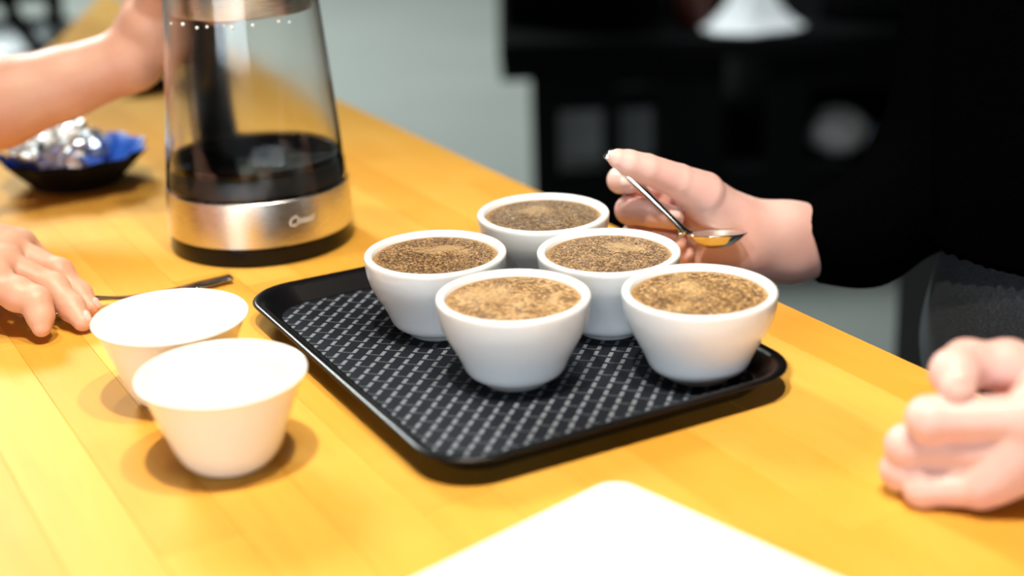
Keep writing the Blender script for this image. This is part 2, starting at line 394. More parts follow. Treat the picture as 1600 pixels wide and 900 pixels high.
def coffee_mat(name, dark, tan, foam, foam_amt, grain, seed, spot=None, spot_r=0.012, cover=0.5):
    m = mat(name, rough=0.62); t = NT(m); o = t.mapping(t.obj(), loc=(seed*0.37, seed*0.21, 0))
    big = t.noise(o, 42, 4, 0.6, 1.2)
    wob = t.n('ShaderNodeVectorMath', operation='MULTIPLY_ADD'); nz = t.n('ShaderNodeTexNoise', i_Scale=grain*0.5, i_Detail=2); t.l(o, nz.inputs['Vector'])
    t.l(nz.outputs['Color'], wob.inputs[0]); wob.inputs[1].default_value = (0.0016, 0.0016, 0.0016); t.l(o, wob.inputs[2])
    def cells(sc):
        v = t.n('ShaderNodeTexVoronoi', i_Scale=sc); t.l(wob.outputs[0], v.inputs['Vector'])
        x = t.n('ShaderNodeSeparateColor'); t.l(v.outputs['Color'], x.inputs[0]); return x.outputs[0], v
    c1, vo = cells(grain); c2, _ = cells(grain*1.9)
    mixg = t.math('ADD', t.math('MULTIPLY', c1, 0.55), t.math('MULTIPLY', c2, 0.45))
    mixg = t.math('ADD', mixg, t.math('MULTIPLY', t.math('SUBTRACT', big, 0.5), cover))
    c = t.ramp(mixg, [(0.34, dark), (0.50, tuple((a+b)/2*0.8 for a, b in zip(dark, tan))), (0.64, tan), (0.86, foam)])
    fo = t.ramp(t.noise(o, 26, 4, 0.55, 1.6), [(0.54, (0, 0, 0)), (0.66, (1, 1, 1))])
    c = t.mix(t.math('MULTIPLY', fo, foam_amt), c, foam)
    s = t.n('ShaderNodeSeparateXYZ'); t.l(t.obj(), s.inputs[0])
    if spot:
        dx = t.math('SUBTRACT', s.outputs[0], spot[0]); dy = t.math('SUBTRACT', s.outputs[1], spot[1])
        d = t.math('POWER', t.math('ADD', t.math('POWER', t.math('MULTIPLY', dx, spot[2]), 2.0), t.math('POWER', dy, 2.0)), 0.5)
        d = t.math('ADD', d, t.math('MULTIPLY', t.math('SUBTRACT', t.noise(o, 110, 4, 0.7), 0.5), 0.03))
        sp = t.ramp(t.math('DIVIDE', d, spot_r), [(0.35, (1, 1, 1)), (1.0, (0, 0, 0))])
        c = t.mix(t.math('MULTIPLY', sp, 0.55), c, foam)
    rad = t.math('POWER', t.math('ADD', t.math('POWER', s.outputs[0], 2.0), t.math('POWER', s.outputs[1], 2.0)), 0.5)
    edge = t.ramp(t.math('DIVIDE', rad, 0.0395), [(0.90, (0, 0, 0)), (0.985, (1, 1, 1))])
    c = t.mix(t.math('MULTIPLY', edge, 0.75), c, (0.50, 0.28, 0.10))
    t.color(c); t.bump(t.math('ADD', mixg, t.math('MULTIPLY', vo.outputs['Distance'], 0.3)), 0.55, 0.0012); return m
def coffee_mesh(seed):
    r = np.random.default_rng(seed); ph = r.uniform(0, 6.28, 6); L = []; n = 72
    for k in range(1, 19):
        rr = 0.0389*k/18; row = []
        for j in range(n):
            a = 2*math.pi*j/n; x, y = rr*math.cos(a), rr*math.sin(a)
            z = 0.0005*math.sin(150*x+ph[0])*math.sin(130*y+ph[1])+0.0004*math.sin(260*x+ph[2]+90*y)+0.0008*(1-(k/18)**2)
            row.append((x, y, 0.0498+z*(1-(k/18)**6)+r.uniform(-0.00007, 0.00007)))
        L.append(row)
    g = G(); g.loops(L, True, True, False)
    inner = [(0.0374, 0.0455), (0.0352, 0.0405), (0.0312, 0.0295), (0.0265, 0.0152), (0.0222, 0.009)]
    V = [L[-1]]+[[(a*math.cos(2*math.pi*j/n), a*math.sin(2*math.pi*j/n), z) for j in range(n)] for a, z in inner]
    g.loops(V, True, False, True); return mesh('coffee', g.V, g.F)
D1, T1, F1 = (0.055, 0.026, 0.010), (0.30, 0.165, 0.065), (0.60, 0.40, 0.20)
bowls = [
 ('white bowl nearest the camera on the tray, foam lightest and swirled', (0.0005, 0.7876), 'pale golden swirled coffee foam in the bowl nearest the camera on the tray', dict(dark=(0.15, 0.075, 0.024), tan=(0.42, 0.235, 0.085), foam=(0.62, 0.40, 0.19), foam_amt=0.75, grain=520, seed=1, spot=(-0.017, 0.008, 0.8), spot_r=0.020, cover=0.45)),
 ('white bowl at the right corner of the tray, coarse speckled foam', (0.1081, 0.7866), 'coarsely speckled golden coffee foam in the bowl at the right tray corner', dict(dark=(0.10, 0.047, 0.013), tan=(0.40, 0.21, 0.06), foam=(0.62, 0.40, 0.18), foam_amt=0.35, grain=560, seed=2, spot=(-0.004, 0.010, 1.5), spot_r=0.017, cover=0.35)),
 ('white bowl at the left of the tray, beside the kettle side', (-0.0477, 0.8682), 'fine dark brown coffee crust in the bowl at the left of the tray', dict(dark=D1, tan=T1, foam=F1, foam_amt=0.12, grain=950, seed=3, spot=(0.006, 0.011, 0.55), spot_r=0.011, cover=0.3)),
 ('white bowl in the middle of the tray, below the spoon hand', (0.0611, 0.8607), 'dark brown coffee crust with a pale fleck, in the middle bowl below the spoon', dict(dark=D1, tan=T1, foam=F1, foam_amt=0.10, grain=900, seed=4, spot=(0.013, 0.012, 0.7), spot_r=0.012, cover=0.25)),
 ('white bowl farthest from the camera, at the back of the tray', (0.0227, 0.9441), 'evenly dark coffee crust in the bowl farthest back on the tray', dict(dark=(0.05, 0.026, 0.011), tan=(0.22, 0.125, 0.052), foam=(0.42, 0.28, 0.14), foam_amt=0.08, grain=950, seed=5, spot=(-0.004, 0.012, 0.8), spot_r=0.013, cover=0.2)),
]
for i, (lab, (x, y), clab, kw) in enumerate(bowls):
    o = link('cupping_bowl', THICK, PORCELAIN); o.location = (x, y, TRAYZ)
    tag(o, lab, 'bowl', 'white tasting bowls on the tray')
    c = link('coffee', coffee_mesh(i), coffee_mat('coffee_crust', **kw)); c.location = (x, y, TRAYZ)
    tag(c, clab, 'coffee', 'coffee in the bowls on the tray')
for lab, (x, y) in (('empty cream white bowl nearest the camera, left of the tray', (-0.1539, 0.7024)), ('empty cream white bowl beside the hand at left, partly hidden by another empty bowl', (-0.1983, 0.7867))):
    o = link('empty_bowl', THIN, THIN_PORCELAIN); o.location = (x, y, 0.0002); tag(o, lab, 'bowl', 'empty bowls on the table')

# ------------------------------------------------------------------ glass kettle
KX, KY = -0.193, 1.082
ket = empty('glass_kettle', (KX, KY, 0.0002)); tag(ket, 'glass water kettle with steel base band and black handle, held by a hand', 'kettle')
G().lathe([(0.064, 0.0), (0.0690, 0.0010), (0.0700, 0.004), (0.0695, 0.0140), (0.067, 0.0155)], 96).obj('base', BLACK_PLASTIC, ket, ang=40)
G().lathe([(0.0665, 0.0140), (0.0700, 0.0143), (0.0712, 0.0153), (0.0705, 0.034), (0.0694, 0.0478), (0.0684, 0.0488), (0.064, 0.0488), (0.064, 0.0470)], 128).obj('steel_band', BRUSHED, ket, ang=40)
G().lathe([(0.0005, 0.0491), (0.0640, 0.0491), (0.0640, 0.0505), (0.058, 0.0510), (0.052, 0.0506), (0.02, 0.0508), (0.0005, 0.0508)], 96).obj('heating_plate', mat('dark_steel', (0.035, 0.033, 0.031), 0.3, 1.0), ket, ang=40)
GR = lambda z: 0.0690-(z-0.0462)*(0.0690-0.0580)/(0.172-0.0462)
zs = np.linspace(0.0492, 0.205, 18)
prof = [(GR(z), z) for z in zs]+[(GR(0.205)-0.001, 0.2062), (GR(0.205)-0.0024, 0.2058)]+[(GR(z)-0.0026, z) for z in zs[::-1]]
L = [[(r*math.cos(2*math.pi*k/128), r*math.sin(2*math.pi*k/128), z) for k in range(128)] for r, z in prof]; L.append(L[0])
G().loops(L).obj('glass_body', GLASS, ket, ang=60)
G().lathe([(0.0625, 0.0512), (0.0625, 0.064), (0.0630, 0.0648), (0.0648, 0.0648), (0.0652, 0.064), (0.0660, 0.0512)], 96).obj('inner_collar', mat('dark_silicone', (0.012, 0.011, 0.010), 0.35), ket, ang=40)
WL = 0.0705
wp = [(0.0622, 0.0512), (0.0622, 0.0652), (GR(0.0656)-0.003, 0.0656)]+[(GR(z)-0.0028, z) for z in np.linspace(0.067, WL, 3)]
G().lathe(wp+[(GR(WL)-0.0038, WL-0.0004), (GR(WL)-0.006, WL-0.0007)], 128).obj('water', WATER, ket, ang=50)
G().lathe([(0.047, 0.1785), (0.0508, 0.1788), (0.0512, 0.180), (0.0512, 0.214), (0.0545, 0.216), (0.0545, 0.226), (0.05, 0.230), (0.01, 0.231)], 96).obj('lid', BRUSHED, ket, ang=40)
hd = Vector((-0.055, 0.104, 0)).normalized()
hp = bez([tuple(hd*r+Vector((0, 0, z))) for r, z in ((0.050, 0.217), (0.075, 0.224), (0.103, 0.216), (0.116, 0.185), (0.118, 0.135), (0.115, 0.085), (0.104, 0.052), (0.086, 0.036), (0.068, 0.031))], 8)
hn = hd.cross(Vector((0, 0, 1)))
def sweep_flat(P, wdt, thk, side, n=16):
    L = []
    for i, p in enumerate(P):
        t = Vector(P[min(i+1, len(P)-1)]-P[max(i-1, 0)]).normalized(); b = side.cross(t).normalized()
        L.append([tuple(Vector(p)+side*wdt*math.copysign(abs(math.cos(a))**0.7, math.cos(a))+b*thk*math.copysign(abs(math.sin(a))**0.7, math.sin(a))) for a in [2*math.pi*k/n for k in range(n)]])
    return G().loops(L, True, True, True)
sweep_flat(hp, 0.0205, 0.0105, hn).obj('handle', BLACK_PLASTIC, ket)
GLINT = mat('droplet_glint_white', (0.9, 0.9, 0.9), 0.1)  # glints of the drops painted as opaque white beads
for k, a in enumerate((-2.45, -2.2, -1.98, -1.84, -1.62, -1.53, -1.28, -0.95, -0.80)):
    r = GR(0.176)+0.0004; q = 0.0009+0.0005*((k*7) % 4)/3
    dr = G().lathe([(q*math.sin(t), q*math.cos(t)) for t in np.linspace(0.15, math.pi-0.15, 8)][::-1], 12).obj('droplet_glint', GLINT, ket); dr.location = (r*math.cos(a), r*math.sin(a), 0.176+0.001*math.sin(k*2.1))
# maker's lettering etched on the band
def text_mesh(body, size, x, y):
    fc = bpy.data.curves.new('lettering', 'FONT'); fc.body = body; fc.size = size; fc.shear = 0.3; fc.extrude = 0.00012; fc.offset = 0.0001
    to = bpy.data.objects.new('lettering', fc); COL.objects.link(to); bpy.context.view_layer.update()
    m = bpy.data.meshes.new_from_object(to.evaluated_get(bpy.context.evaluated_depsgraph_get())); bpy.data.objects.remove(to)
    return [(v.co.x+x, v.co.y+y, v.co.z) for v in m.vertices], [tuple(p.vertices) for p in m.polygons]
g = G(); g.add(*text_mesh('C', 0.0105, -0.0112, -0.0015)); g.add(*text_mesh('osori', 0.0068, -0.0042, 0.0))
lm = mesh('lettering', g.V, g.F)
a0 = math.atan2(-0.058, 0.040)
for v in lm.vertices:
    z = 0.0305+v.co.y; r = 0.0712-(z-0.0153)*0.0374+0.0001+v.co.z; a = a0+v.co.x/0.0707
    v.co = (r*math.cos(a), r*math.sin(a), z)
lm.materials.clear(); tag(link('lettering', lm, mat('etched_white', (0.60, 0.57, 0.52), 0.5), ket, smooth=False), 'pale etched brand lettering on the steel band')

# ------------------------------------------------------------------ blue dish with foil
dx, dy = -0.386, 1.258
scal = lambda a, r, z: 1+0.05*math.cos(11*a+0.4)*(z/0.03)
dish = empty('blue_dish', (dx, dy, 0.0002)); tag(dish, 'small scalloped dish, black outside and blue inside, left of the kettle', 'dish')
G().lathe([(0.034, 0.0), (0.037, 0.0008), (0.046, 0.010), (0.056, 0.021), (0.0635, 0.030), (0.0625, 0.0302), (0.055, 0.0215), (0.045, 0.0112), (0.036, 0.0022), (0.02, 0.0018)], 132, rmod=scal).obj('outer_shell', BLACK_MATT, dish)
BLUE = mat('blue_foil', (0.008, 0.11, 0.62), 0.42)
G().lathe([(0.018, 0.0024), (0.0355, 0.0027), (0.0448, 0.0118), (0.0547, 0.0220), (0.0618, 0.0306), (0.0624, 0.0308)], 132, rmod=scal, cap1=False).obj('blue_lining', BLUE, dish)
FOIL = mat('silver_foil', (0.93, 0.95, 0.97), 0.34, 1.0)
V = []; nn = 26
for i in range(nn):
    row = []
    for j in range(44):
        th = math.pi*i/(nn-1); ph = 2*math.pi*j/44
        r = 1+0.16*rng.uniform(-1, 1)+0.12*math.sin(5*ph+3*th)
        x, y = 0.043*r*math.sin(th)*math.cos(ph), 0.052*r*math.sin(th)*math.sin(ph)
        row.append((x, y, max(0.027+0.026*r*math.cos(th), 0.0046+1.25*max(0, math.hypot(x-0.020, y)-0.034))))
    V.append(row)
fo = G().loops(V, True, True, True).obj('crumpled_foil', FOIL, smooth=False); fo.location = (dx-0.020, dy, 0.0002)
tag(fo, 'ball of crumpled silver foil lying in the blue dish', 'foil')

# ------------------------------------------------------------------ spoons
def spoon(name, bowl_c, ax, tilt, a, b, depth, handle, widths, label, group=None, m=STEEL, hup=None):
    root = empty(name, (0, 0, 0)); tag(root, label, 'spoon', group)
    ax = Vector(ax).normalized(); sd = Vector((0, 0, 1)).cross(ax).normalized(); up = ax.cross(sd)
    R = Matrix.Rotation(tilt, 3, ax); sd = R@sd; up = R@up; c = Vector(bowl_c); L = []; n = 40
    def ring(s, d, off=0):
        out = []
        for k in range(n):
            t = 2*math.pi*k/n; ex = math.cos(t)*(1+0.06*math.cos(t)); out.append(tuple(c+ax*a*s*ex+sd*b*s*math.sin(t)+up*(-d+off)))
        return out
    st = [0.05, 0.3, 0.5, 0.68, 0.82, 0.92, 0.98, 1.0]
    for s in st: L.append(ring(s, depth*(1-s**2.4)))
    for s in st[::-1]: L.append(ring(s*0.965, depth*(1-s**2.4)-0.0009*(1 if s < 1 else 0.3)))
    G().loops(L, True, True, True).obj('bowl', m, root)
    H = bez(handle, 10); ws = np.interp(np.linspace(0, 1, len(H)), np.linspace(0, 1, len(widths)), [x[0] for x in widths]); tk = np.interp(np.linspace(0, 1, len(H)), np.linspace(0, 1, len(widths)), [x[1] for x in widths])
    G().sweep(H, list(zip(ws, tk)), 12, up=hup or tuple(up)).obj('handle', m, root)
    return root
sp0 = pt(949, 238, 0.958); sp1 = pt(1066, 358, 0.948); bc = pt(1117, 364, 0.948)
spoon('tasting_spoon', bc, (1, 0.0, 0.0), math.radians(-10), 0.0215, 0.0185, 0.0105,
      [sp0, sp0+(sp1-sp0)*0.35, sp0+(sp1-sp0)*0.7, sp1, bc+np.array([-0.0205, -0.001, 0.0002])], [(0.0042, 0.0012), (0.0038, 0.0012), (0.0026, 0.0013), (0.0022, 0.0015), (0.0030, 0.0016), (0.006, 0.0008)],
      'polished steel tasting spoon held in a hand above the tray', hup=(0.1, -1, 0.35))
q0 = pt(362, 440, 0.986); q0[2] = 0.0035
sb = pt(92, 497, 0.925); sb[2] = 0.0088
qa = np.array(sb)+0.0205*np.array([0.87, 0.47, 0])*1.15
spoon('table_spoon', sb, (-0.87, -0.47, 0.0), 0.0, 0.026, 0.0185, 0.008,
      [q0, q0*0.6+qa*0.4-np.array([0, 0, 0.0035]), q0*0.25+qa*0.75-np.array([0, 0, 0.0035]), qa+np.array([0, 0, 0.0005])], [(0.0062, 0.0012), (0.0080, 0.0012), (0.0045, 0.0013), (0.0026, 0.0015), (0.0034, 0.0014), (0.0065, 0.0008)],
      'steel spoon lying on the table under the fingers at left')

# ------------------------------------------------------------------ white board, marker
bd = empty('white_board', (0, 0, 0)); d1 = Vector((uv(0.249, 0.525)-uv(0.347, 0.548))).normalized(); d2 = Vector((-d1.y, d1.x, 0))
if d2.y > 0: d2 = -d2
crn = uv(0.3665, 0.5535); ctr = crn+d1*0.135+d2*0.105
bd.location = (ctr.x, ctr.y, 0.0002); bd.rotation_euler = (0, 0, math.atan2(d1.y, d1.x))
tag(bd, 'white rounded-corner board lying on the table at the bottom edge', 'board')
G().loops([rrect(0.135-e, 0.105-e, 0.014-e, z, 12) for e, z in ((0.0006, 0), (0, 0.0006), (0, 0.0040), (0.0003, 0.0046), (0.0009, 0.0050))], True, True, True).obj('panel', mat('white_laminate', (0.88, 0.88, 0.87), 0.35), bd, ang=50)
G().loops([rrect(0.12, 0.09, 0.01, z, 6) for z in (0.0049, 0.00505)], True, True, True).obj('top_sheet', mat('white_sheet', (0.9, 0.9, 0.89), 0.5), bd, smooth=False)

mk = empty('black_marker', uv(0.405, 1.607, 0.0002), AZ+math.radians(2)); tag(mk, 'slim black marker pen lying on the table behind the kettle', 'pen')
G().sweep([(0.0, 0, 0.0085), (0.012, 0, 0.0085), (0.02, 0, 0.0085), (0.13, 0, 0.0085), (0.134, 0, 0.0085)], [0.003, 0.0045, 0.0084, 0.0084, 0.006], 20).obj('barrel', BLACK_MATT, mk)
G().sweep([(0.07, 0, 0.0085), (0.0702, 0, 0.0085), (0.074, 0, 0.0085), (0.0742, 0, 0.0085)], [0.0080, 0.0087, 0.0087, 0.0080], 20).obj('cap_ring', BLACK_PLASTIC, mk)

# ------------------------------------------------------------------ person at right: spoon hand, fist, sweater, jeans
def P3(x, y, Y): return pt(x, y, Y)
# right hand holding the spoon (palm to the camera, thumb up)
elR = np.array([0.325, 1.035, 0.052])
palmR = [(P3(1165, 360, .987), .0160, P3(1096, 307, .975), .0165), (P3(1165, 393, .99), .0140, P3(1092, 396, .992), .0125),
         (P3(1155, 368, .995), .0160, P3(1068, 290, 1.0), .0115), (P3(1155, 374, .997), .0160, P3(1050, 330, 1.003), .0125),
         (P3(1155, 385, .997), .0170, P3(1050, 365, 1.003), .0120), (P3(1155, 395, .997), .0150, P3(1056, 390, 1.0), .0105)]
armR = [(P3(1165, 360, .987), .0160, P3(1235, 356, .993), .0140), (P3(1165, 393, .99), .0140, P3(1235, 402, .995), .0145),
        (P3(1235, 356, .993), .0140, P3(1345, 364, 1.01), .020), (P3(1235, 402, .995), .0145, P3(1345, 368, 1.01), .020)]
fingR = [[(P3(1098, 303, .972), .0160), (P3(1060, 283, .963), .0120), (P3(1010, 264, .953), .0104), (P3(982, 254, .948), .0088), (P3(966, 248, .946), .0068)],
         [(P3(1068, 290, 1.0), .0112), (P3(994, 285, 1.006), .0098), (P3(970, 281, .992), .0096), (P3(983, 283, .9795), .0087)],
         [(P3(1050, 330, 1.003), .0118), (P3(994, 327, 1.004), .0104), (P3(984, 328, .982), .0104), (P3(1018, 333, .967), .0098), (P3(1050, 340, .964), .0084)],
         [(P3(1050, 365, 1.003), .0112), (P3(1002, 367, 1.004), .0096), (P3(992, 368, .985), .0096), (P3(1024, 373, .972), .0092), (P3(1056, 379, .970), .0078)],
         [(P3(1056, 390, 1.0), .0098), (P3(1018, 397, 1.002), .0080), (P3(1014, 398, .990), .0078), (P3(1044, 400, .980), .0080), (P3(1070, 397, .975), .0068)]]
# left hand closed in a fist on the table
elL = np.array([0.525, 0.665, 0.12])
wL = P3(1700, 632, .632)
mI, mM, mR, mP = P3(1596, 652, .624), P3(1580, 702, .625), P3(1556, 738, .626), P3(1530, 762, .624)
palmL = [(wL+np.array([0, .008, .004]), .0205, mI, .0112), (wL, .0205, mM, .0115), (wL, .0190, mR, .0108), (wL+np.array([0, -.002, -.008]), .0170, mP, .0095),
         (wL, .020, P3(1620, 650, .648), .017), (P3(1690, 606, .650), .017, P3(1605, 588, .656), .0130)]
armL = [(wL, .0225, wL+np.array([.05, .01, .012]), .0225), (wL+np.array([.05, .01, .012]), .0225, elL, .036)]
fingL = [[(P3(1630, 594, .656), .0155), (P3(1574, 573, .656), .0125), (P3(1510, 569, .655), .0112), (P3(1492, 582, .645), .0110), (P3(1497, 607, .634), .0088)],
         [(mI, .0112), (P3(1452, 655, .634), .0104), (P3(1462, 664, .654), .0094), (P3(1540, 664, .658), .0084)],
         [(mM, .0115), (P3(1418, 697, .643), .0100), (P3(1432, 700, .662), .0094), (P3(1510, 698, .664), .0084)],
         [(mR, .0108), (P3(1408, 734, .644), .0092), (P3(1425, 732, .660), .0086), (P3(1500, 730, .662), .0078)],
         [(mP, .0095), (P3(1440, 764, .632), .0080), (P3(1452, 756, .648), .0076), (P3(1500, 752, .650), .0070)]]
shR, shL = np.array([0.365, 1.09, 0.40]), np.array([0.50, 0.83, 0.40])
hipc = np.array([0.447, 0.925, 0]); VX = np.array([-UY, UX, 0])
def at_z(c, s, z): return c+VX*s+np.array([0, 0, z])
coreR = [(P3(1335, 366, 1.008), .020, elR, .030), (elR, .030, shR, .036), (elL, .034, shL, .036), (at_z(hipc, .06, -.05), .085, at_z(hipc, .06, .36), .085), (at_z(hipc, -.06, -.05), .085, at_z(hipc, -.06, .36), .085), (at_z(hipc, 0, .40), .05, at_z(hipc, 0, .52), .045)]
person = empty('person', (0.45, 0.93, FLOOR)); tag(person, 'person in black sweater and dark jeans holding a spoon, one fist on the table', 'person')
inv = np.array([0.45, 0.93, FLOOR])
VR, QR = hand(palmR, fingR, armR, 0.0016, kp=0.020, ks=0.0015, sw=0, kr=0.008, rr=0.013); VL, QL = hand(palmL, fingL, armL, 0.0016, kp=0.011, kr=0.005, rr=0.009)
Vb, Qb = join([(VR, QR), (VL, QL), blob(coreR, 0.010)])
body = link('body', npmesh('body', Vb-inv, Qb), SKIN_A, person)
def nl(b, c, n, al, ln, wd, m=NAIL): nail(b, np.asarray(c)-inv, n, al, ln, wd, m)
nl(body, P3(977, 282, .9795)+np.array([0, -.0083, .001]), (0.1, -1, 0.15), (1, 0, 0), .0052, .0046)
nl(body, P3(1049, 337, .964)+np.array([.001, -.0080, .0025]), (0.15, -1, 0.35), (1, 0, -.1), .0050, .0044)
nl(body, P3(1496, 600, .637)+np.array([-.001, -.0092, .002]), (-0.1, -1, 0.25), (0, 0, -1), .0062, .0056)
def cloth_mat(name, c, sc, rough=0.95, var=0.6):
    m = mat(name, c, rough); t = NT(m); n = t.noise(t.obj(), sc, 4, 0.7); n2 = t.noise(t.obj(), sc*6, 2)
    t.color(t.mix(n2, tuple(x*(1-var) for x in c), tuple(x*(1+var) for x in c))); t.bump(t.math('ADD', n, n2), 0.4, 0.002)
    t.b.inputs['Specular IOR Level'].default_value = 0.0; return m
cuffR = P3(1254, 378, .995); dirR = (elR-cuffR)/np.linalg.norm(elR-cuffR)
cuffL = np.array([0.375, 0.652, .085]); dirL = (elL-cuffL)/np.linalg.norm(elL-cuffL)
sleeves = [(P3(1262, 380, .996), .0285, P3(1350, 362, 1.01), .0345), (P3(1350, 362, 1.01), .0345, elR, .048), (elR, .048, shR, .056), (cuffL-dirL*.01, .031, elL, .048), (elL, .048, shL, .056), (shR, .05, at_z(hipc, 0, .43), .05), (shL, .05, at_z(hipc, 0, .43), .05)]
trunk = [(at_z(hipc, .078, -.03), .114, at_z(hipc, .075, .35), .105), (at_z(hipc, -.078, -.03), .114, at_z(hipc, -.075, .35), .105), (at_z(hipc, 0, .3), .09, at_z(hipc, 0, .43), .055)]
def cuff_cut(P):
    a = np.where(np.sqrt(((P-cuffR)**2).sum(-1)) < 0.09, (cuffR-P)@dirR, -1); b = np.where(np.sqrt(((P-cuffL)**2).sum(-1)) < 0.09, (cuffL-P)@dirL, -1)
    return np.maximum(a, b)
Vs, Qs = join([blob(sleeves, 0.005, 0.03, cuff_cut), blob(trunk, 0.006, 0.03, lambda P: 0.014-P[:, 2])])
link('sweater', npmesh('sweater', Vs-inv, Qs), cloth_mat('black_knit', (0.0010, 0.0010, 0.0011), 90), person)
jc = [(at_z(hipc, .068, -.06), .106, at_z(hipc, .068, .03), .100), (at_z(hipc, -.068, -.06), .106, at_z(hipc, -.068, .03), .100),
      (at_z(hipc, .085, -.08), .092, at_z(hipc, .09, -.36), .062), (at_z(hipc, -.085, -.08), .092, at_z(hipc, -.09, -.36), .062),
      (at_z(hipc, .09, -.36), .062, at_z(hipc, .09, -.66), .050), (at_z(hipc, -.09, -.36), .062, at_z(hipc, -.09, -.66), .050)]
Vj, Qj = blob(jc, 0.008, 0.03, lambda P: FLOOR+0.035-P[:, 2])
def denim():
    m = mat('charcoal_denim', rough=0.9); t = NT(m); n = t.noise(t.obj(), 500, 3, 0.7); n2 = t.noise(t.obj(), 14, 4)
    c = t.ramp(n, [(0.35, (0.018, 0.021, 0.028)), (0.62, (0.040, 0.046, 0.058)), (0.75, (0.10, 0.11, 0.125))])
    t.color(t.mix(t.math('MULTIPLY', n2, 0.5), c, (0.02, 0.023, 0.03))); t.bump(n, 0.4, 0.001); return m
link('jeans', npmesh('jeans', Vj-inv, Qj), denim(), person)
for s in (.09, -.09):
    c = at_z(hipc, s, FLOOR)-inv
    f = [c+np.array([-UX*t, -UY*t, 0]) for t in (-.07, -.05, 0, .07, .12, .14)]
    L = []
    for p, wd, hh in zip(f, (.02, .035, .038, .042, .036, .016), (.05, .075, .08, .06, .042, .02)):
        L.append([tuple(p+VX*wd*math.cos(a)+np.array([0, 0, max(0.0005, hh*0.5+hh*0.5*math.sin(a))])) for a in [2*math.pi*k/16 for k in range(16)]])
    G().loops(L, True, True, True).obj('shoe', BLACK_MATT, person)

# ------------------------------------------------------------------ person at left: bare arms, one hand on the kettle, one on the spoon
wA = P3(205, 92, 1.172)
elA = np.array([-0.55, 1.125, 0.072])
hx = np.array([KX, KY, 0])+np.array(hd)*0.118
def H(du, dv, z): return hx+np.array(hn)*du+np.array(hd)*dv+np.array([0, 0, z])   # around the handle: du to its right, dv outwards
hr = np.array(hn)
if hr[0] < 0: hr = -hr
def H(a, o, z): return hx+hr*a+np.array(hd)*o+np.array([0, 0, z])
zz = (0.214, 0.198, 0.180, 0.162)
palmA = [(wA, .0235, H(-.038, .004, .150), .021), (wA, .022, H(-.028, .014, .185), .016), (wA, .022, H(-.028, .016, .135), .016), (H(-.040, .0, .155), .020, H(-.012, .026, .170), .014), (H(-.034, .0, .14), .018, H(-.012, .026, .140), .013), (P3(249, 60, 1.178), .0205, P3(249, -30, 1.185), .0205)]
armA = [(wA, .0240, P3(100, 130, 1.162), .0275), (P3(100, 130, 1.162), .0275, P3(0, 160, 1.15), .0345), (P3(0, 160, 1.15), .0345, P3(-110, 195, 1.14), .038), (P3(-110, 195, 1.14), .038, elA, .036)]
fingA = [[(H(-.036, -.004, .165), .0170), (H(-.034, -.020, .190), .0130), (H(-.020, -.026, .212), .0110), (H(.002, -.024, .222), .0088)]]
for z, r in zip(zz, (.0092, .0096, .0092, .0082)):
    fingA.append([(H(-.008, .026, z), r+.0015), (H(.024, .020, z), r), (H(.031, .0, z-.001), r*.97), (H(.020, -.019, z-.002), r*.9), (H(.006, -.021, z-.003), r*.8)])
# hand picking up the spoon
wB = P3(-92, 392, .955)
elB = np.array([-0.575, 0.93, 0.105])
kI, kM, kR, kP = P3(30, 384, .975), P3(16, 392, .952), P3(4, 414, .925), P3(-12, 440, .898)
palmB = [(wB, .0220, kI, .0118), (wB, .0230, kM, .0130), (wB, .0230, kR, .0130), (wB+np.array([0, -.012, -.004]), .0200, kP, .0125), (P3(-60, 420, .95), .020, P3(-8, 432, .94), .0125)]
armB = [(wB, .0230, wB*0.6+elB*0.4, .028), (wB*0.6+elB*0.4, .028, elB, .037), (wB+np.array([0, -.010, -.003]), .021, wB*0.6+elB*0.4, .028)]
fingB = [[(P3(-40, 425, .965), 0.0153), (P3(20, 446, .965), 0.0116), (P3(70, 466, .955), 0.0100), (P3(104, 482, .944), 0.0084)],
         [(kI, .0112), (P3(86, 428, .972), 0.0087), (P3(116, 460, .962), 0.0080), (P3(132, 480, .950), 0.0069)],
         [(kM, .0112), (P3(92, 426, .940), .0091), (P3(124, 460, .931), .0078), (P3(142, 481, .922), .0061)],
         [(kR, .0115), (P3(84, 450, .917), .0094), (P3(112, 481, .905), .0081), (P3(129, 503, .895), .0063)],
         [(kP, .0115), (P3(28, 460, .893), .0104), (P3(56, 471, .889), .0093), (P3(63, 493, .884), .0080), (P3(65, 512, .8795), .0062)]]
shA, shB = np.array([-0.735, 1.185, 0.36]), np.array([-0.60, 0.90, 0.38])
pc = np.array([-0.76, 1.00, 0])
coreL = [(elA, .036, shA, .044), (elB, .037, shB, .044), (shA, .05, shB, .05), (at_z(pc, .07, -.05), .09, (shA*.7+shB*.3), .085), (at_z(pc, -.07, -.05), .09, (shA*.3+shB*.7), .085), ((shA+shB)/2, .05, (shA+shB)/2+np.array([0, 0, .10]), .045)]
person2 = empty('person', (pc[0], pc[1], FLOOR)); tag(person2, 'bare-armed person at left, one hand on the kettle handle, other picking up a spoon', 'person')
inv = np.array([pc[0], pc[1], FLOOR])
VA, QA = hand(palmA, fingA, armA, 0.0022, kp=0.007); VB, QB = hand(palmB, fingB, armB, 0.0016, sw=1.04, kr=0.008, rr=0.014)
Vb, Qb = join([(VA, QA), (VB, QB), blob(coreL, 0.012)])
body2 = link('body', npmesh('body', Vb-inv, Qb), SKIN_B, person2)
nl(body2, P3(139, 478, .922)+np.array([.0060, .000, .0022]), (0.85, -.15, 0.5), (0.2, -.2, -1), .0042, .0034)
nl(body2, P3(126, 499, .896)+np.array([.0058, -.0015, .003]), (0.85, -.2, 0.5), (0.2, -.3, -1), .0042, .0035)
